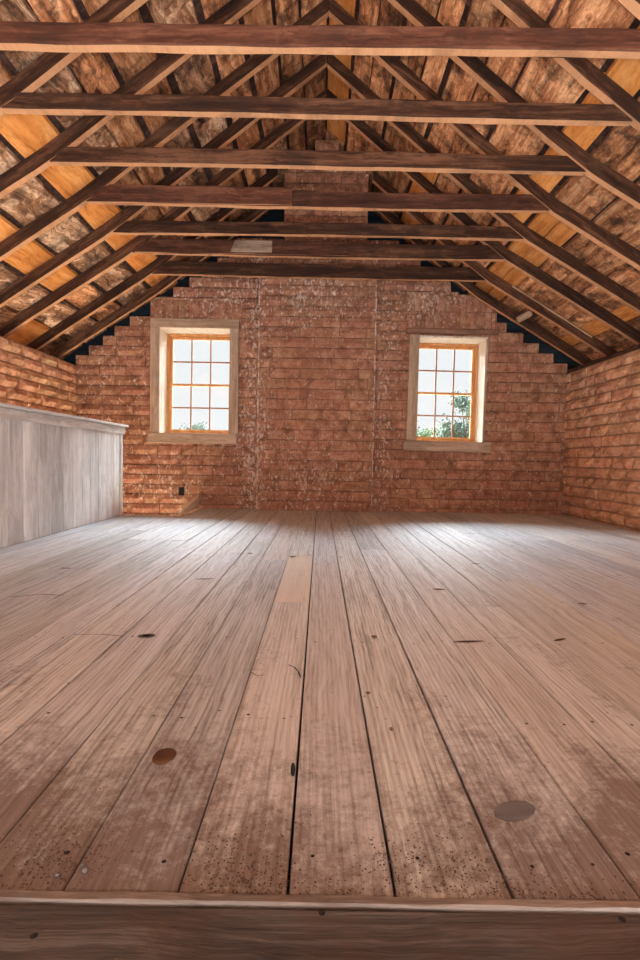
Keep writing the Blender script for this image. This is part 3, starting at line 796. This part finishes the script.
# ------------------------------------------------------------------ windows
def make_window(name, X0, X1, Z0, Z1, casing, sill, tilt=0):
    w = empty(name, ((X0 + X1) / 2, YW, Z0)); w['kind'] = 'structure'
    ox, oz = -(X0 + X1) / 2, -Z0
    def L(mb, nm, mat, par=w):
        o = mb.build(nm, mat, par); return o
    def B(mb, x0, x1, y0, y1, z0, z1, **k): mb.box(x0 + ox, x1 + ox, y0, y1, z0 + oz, z1 + oz, **k)
    # jamb lining through the wall
    mb = MB(); t = .022
    B(mb, X0 - t, X0, -.006, .345, Z0, Z1 + t, bev=.002); L(mb, 'jamb', M['jamb'])
    mb = MB(); B(mb, X1, X1 + t, -.006, .345, Z0, Z1 + t, bev=.002); L(mb, 'jamb', M['jamb'])
    mb = MB(); B(mb, X0, X1, -.006, .345, Z1, Z1 + t, bev=.002); L(mb, 'head_jamb', M['jamb'])
    mb = MB(); B(mb, X0, X1, .0, .37, Z0 - .03, Z0, bev=.002); L(mb, 'inner_sill', M['jamb'])
    for (nm, x0, x1, z0, z1, y0, y1) in casing:
        mb = MB(); B(mb, x0, x1, y0, y1, z0, z1, bev=.004, jit=.0015)
        L(mb, nm, M['casing'] if (z1 - z0) > (x1 - x0) else M['casing_h'])
    (x0, x1, z0, z1) = sill
    mb = MB(); B(mb, x0, x1, -.045, -.002, z0, z1, bev=.005, jit=.003); s = L(mb, 'sill_board', M['casing_h'])
    # outer frame
    mb = MB(); fz0, fz1 = Z0, Z1
    B(mb, X0, X0 + .022, .27, .345, fz0, fz1, bev=.002); B(mb, X1 - .022, X1, .27, .345, fz0, fz1, bev=.002)
    B(mb, X0 + .022, X1 - .022, .27, .345, fz1 - .022, fz1, bev=.002); B(mb, X0 + .022, X1 - .022, .27, .345, fz0, fz0 + .022, bev=.002)
    L(mb, 'window_frame', M['sash'])
    xm = (X0 + .024, X1 - .024); zmid = (Z0 + Z1) / 2 - .005
    for nm, y0, za, zb in (('upper_sash', .312, zmid - .012, Z1 - .024), ('lower_sash', .282, Z0 + .024, zmid + .014)):
        st, rl, bt = .034, .034, .034
        mb = MB(); y1 = y0 + .026
        if nm == 'lower_sash': bt = .036; rl = .026
        else: bt = .026
        B(mb, xm[0], xm[0] + st, y0, y1, za, zb, bev=.002); B(mb, xm[1] - st, xm[1], y0, y1, za, zb, bev=.002)
        B(mb, xm[0] + st, xm[1] - st, y0, y1, za, za + bt, bev=.002); B(mb, xm[0] + st, xm[1] - st, y0, y1, zb - rl, zb, bev=.002)
        s = L(mb, nm, M['sash'])
        gx0, gx1, gz0, gz1 = xm[0] + st, xm[1] - st, za + bt, zb - rl
        mu = MB(); mw = .0085
        for k in (1, 2):
            cx = gx0 + (gx1 - gx0) * k / 3; B(mu, cx - mw, cx + mw, y0 + .003, y1 - .003, gz0, gz1, bev=.002)
        cz = (gz0 + gz1) / 2
        for k in range(3):
            a = gx0 + (gx1 - gx0) * k / 3 + (mw if k else 0); b = gx0 + (gx1 - gx0) * (k + 1) / 3 - (mw if k < 2 else 0)
            B(mu, a, b, y0 + .003, y1 - .003, cz - mw, cz + mw, bev=.002)
        L(mu, 'muntin', M['muntin'], s)
        for k in range(3):
            for q in range(2):
                a = gx0 + (gx1 - gx0) * k / 3 + mw * (k > 0) ; b = gx0 + (gx1 - gx0) * (k + 1) / 3 - mw * (k < 2)
                c = gz0 if q == 0 else cz + mw; d = cz - mw if q == 0 else gz1
                gm = MB(); B(gm, a, b, y0 + .0115, y0 + .0145, c, d); L(gm, 'pane', M['glass'], s)
    if tilt: w.rotation_euler = (0, tilt, 0)
    return w
make_window('window_1', W1[0], W1[1], W1[2], W1[3],
            [('casing', -1.965, -1.862, .86, 2.06, -.026, -.007), ('casing', -1.058, -.952, .86, 2.06, -.026, -.007),
             ('casing', -1.965, -.952, 2.062, 2.162, -.028, -.007)], (-1.985, -.965, .745, .857))
make_window('window_2', W2[0], W2[1], W2[2], W2[3],
            [('casing', .985, 1.097, .82, 2.02, -.026, -.007), ('casing', 1.863, 1.885, .82, 2.0, -.018, -.007)], (.955, 1.955, .70, .817), R(.6))
# light comes in as the sky beyond; portals only guide the sampling
for (X0, X1, Z0, Z1) in (W1, W2):
    ld = bpy.data.lights.new('window_portal', 'AREA'); ld.shape = 'RECTANGLE'; ld.size = X1 - X0; ld.size_y = Z1 - Z0
    ld.cycles.is_portal = True
    lo = bpy.data.objects.new('window_portal', ld); COL.objects.link(lo)
    lo.location = ((X0 + X1) / 2, YW + .36, (Z0 + Z1) / 2); lo.rotation_euler = (R(-90), 0, 0)

# ------------------------------------------------------------------ outside
def tree(name, x, y, base, h, rad, zc, rz, leaves, mat, label, seed, lean=0):
    rnd = random.Random(seed)
    t = empty(name, (x, y, base)); tag(t, label, 'tree')
    mb = MB()
    def limb(p0, p1, r0, r1, n=6):
        d = (p1 - p0).normalized(); u = d.orthogonal().normalized(); v_ = d.cross(u); vs = []
        for p, r_ in ((p0, r0), (p1, r1)):
            for k in range(n):
                a = 2 * math.pi * k / n; vs.append(p + (u * math.cos(a) + v_ * math.sin(a)) * r_)
        mb.add(vs, [(k, (k + 1) % n, n + (k + 1) % n, n + k) for k in range(n)])
    zc -= base
    top = Vector((lean, 0, zc)); limb(Vector((0, 0, 0)), top * .55, .14, .10); limb(top * .55, top, .10, .06)
    cl = []
    for _ in range(26):
        a = rnd.uniform(0, 2 * math.pi); e = rnd.uniform(-.9, 1); rr = rnd.uniform(.35, 1) 
        c = top + Vector((math.cos(a) * rad * rr * math.sqrt(1 - e * e * .9), math.sin(a) * rad * rr, e * rz))
        limb(top * .75, c, .035, .012, 4); cl.append((c, rnd.uniform(.16, .34) * rad))
    mb.build('trunk', M['bark'], t)
    lf = MB()
    for _ in range(leaves):
        c, r_ = rnd.choice(cl)
        p = c + Vector((rnd.gauss(0, 1), rnd.gauss(0, 1), rnd.gauss(0, 1))) * r_ * .6
        s_ = rnd.uniform(.03, .075); n_ = Vector((rnd.gauss(0, 1), rnd.gauss(0, 1), rnd.gauss(0, 1))).normalized(); u = n_.orthogonal().normalized(); v_ = n_.cross(u)
        lf.add([p - u * s_, p + v_ * s_ * .5, p + u * s_, p - v_ * s_ * .5 + n_ * s_ * .25], [(0, 1, 2), (0, 2, 3)], 0, (rnd.random(), 0, rnd.random()))
    lf.build('foliage', mat, t)
G0 = -3.2
tree('leafy_tree', 4.55, 15.5, G0, 5, .95, 1.55, .95, 9000, M['leaf_b'], 'tall blue green tree outside, filling the right of the right window', 1)
tree('leafy_tree', 6.5, 19.5, G0, 5, .40, 3.65, .55, 900, M['leaf_b'], 'thin treetop rising highest behind the right window', 2, -.1)
tree('shrub', 3.55, 18.8, G0, 4, .80, 1.02, .48, 4200, M['leaf'], 'bright green shrub outside, low in the left of the right window', 3)
tree('shrub', 5.0, 21.5, G0, 4, .75, 1.25, .6, 3200, M['leaf'], 'pale green bush outside, low in the middle of the right window', 4)
tree('shrub', -6.3, 26.0, G0, 4, .75, 1.75, .36, 1600, M['leaf_b'], 'small distant treetop just above the sill of the left window', 5)
mb = MB(); mb.box(-40, 40, 6.6, 70, -3.4, -3.2); tag(mb.build('ground', M['earth']), kind='structure')
mb = MB(); mb.box(-3.4, 3.4, -2.5, 6.3, -2.9, -2.8); tag(mb.build('floor_lower', M['earth']), kind='structure')

# ------------------------------------------------------------------ sky
wd = bpy.data.worlds.new('sky'); S.world = wd; wd.use_nodes = True
t = wd.node_tree; t.nodes.clear()
def wn(typ, **k):
    x = t.nodes.new(typ)
    for a, b in k.items(): setattr(x, a, b)
    return x
def wm(op, a, b, clamp=False):
    x = wn('ShaderNodeMath', operation=op); x.use_clamp = clamp
    for i, v_ in enumerate((a, b)):
        if isinstance(v_, (int, float)): x.inputs[i].default_value = v_
        else: t.links.new(v_, x.inputs[i])
    return x.outputs[0]
tc = wn('ShaderNodeTexCoord'); sp = wn('ShaderNodeSeparateXYZ'); t.links.new(tc.outputs['Generated'], sp.inputs[0])
zz = sp.outputs[2]; yy = sp.outputs[1]
up = wm('MULTIPLY', wm('SUBTRACT', zz, .25), 1 / .22, True)          # high sky, veiled sun side beyond the gable
front = wm('ADD', wm('MULTIPLY', yy, 1.2), .15, True)
glow = wm('MULTIPLY', up, front)
HI = 80.0; LO = .98; BACK = .0
st = wm('ADD', wm('MULTIPLY', glow, HI), LO)
back = wm('MULTIPLY', wm('MULTIPLY', yy, -3.0, True), BACK)
st = wm('ADD', st, back)
skyc = wn('ShaderNodeMix', data_type='RGBA'); t.links.new(up, skyc.inputs[0])
skyc.inputs[6].default_value = (.98, .98, .975, 1); skyc.inputs[7].default_value = (.86, .94, 1.0, 1)
mixc = wn('ShaderNodeMix', data_type='RGBA'); t.links.new(skyc.outputs[2], mixc.inputs[7]); t.links.new(wm('MULTIPLY', wm('ADD', zz, .02), 60, True), mixc.inputs[0])
mixc.inputs[6].default_value = (.62, .48, .36, 1)
bg = wn('ShaderNodeBackground'); t.links.new(mixc.outputs[2], bg.inputs[0]); t.links.new(st, bg.inputs[1])
wo = wn('ShaderNodeOutputWorld'); t.links.new(bg.outputs[0], wo.inputs[0])
wd.cycles.sampling_method = 'MANUAL'; wd.cycles.sample_map_resolution = 512
# added unseen fill lamps: one facing up behind the camera, one facing the gable
def area(name, loc, rot, sx, sy, watts, col):
    ld = bpy.data.lights.new(name, 'AREA'); ld.shape = 'RECTANGLE'; ld.size = sx; ld.size_y = sy; ld.energy = watts; ld.color = col
    lo = bpy.data.objects.new(name, ld); COL.objects.link(lo); lo.location = loc; lo.rotation_euler = rot
area('added_up_fill', (0, -.66, -.06), (R(180), 0, 0), 4.6, 1.15, 200, (.90, .96, 1))
area('added_rear_fill', (0, -1.24, -.20), (R(90), 0, 0), 4.2, .9, 100, (.90, .96, 1))

# ------------------------------------------------------------------ camera
cd = bpy.data.cameras.new('camera'); cam = bpy.data.objects.new('camera', cd); COL.objects.link(cam)
cd.sensor_fit = 'HORIZONTAL'; cd.sensor_width = 24.0; cd.lens = 510 / 640 * 24.0; cd.clip_start = .02; cd.clip_end = 200
pitch, roll = R(-2.25), R(1.0)
fw = Vector((0, math.cos(pitch), math.sin(pitch))); rt = Vector((1, 0, 0)); upv = rt.cross(fw)
r2 = rt * math.cos(roll) + upv * math.sin(roll); u2 = upv * math.cos(roll) - rt * math.sin(roll)
m = Matrix((r2, u2, -fw)).transposed().to_4x4(); m.translation = Vector((0, 0, .58))
cam.matrix_world = m
S.camera = cam
S.view_settings.view_transform = 'Standard'; S.view_settings.look = 'None'; S.view_settings.gamma = 1; S.view_settings.exposure = 0.16
S.view_settings.use_curve_mapping = False
S.cycles.use_denoising = True
S.cycles.max_bounces = 10; S.cycles.diffuse_bounces = 7; S.cycles.transparent_max_bounces = 12
S.cycles.sample_clamp_indirect = 8.0
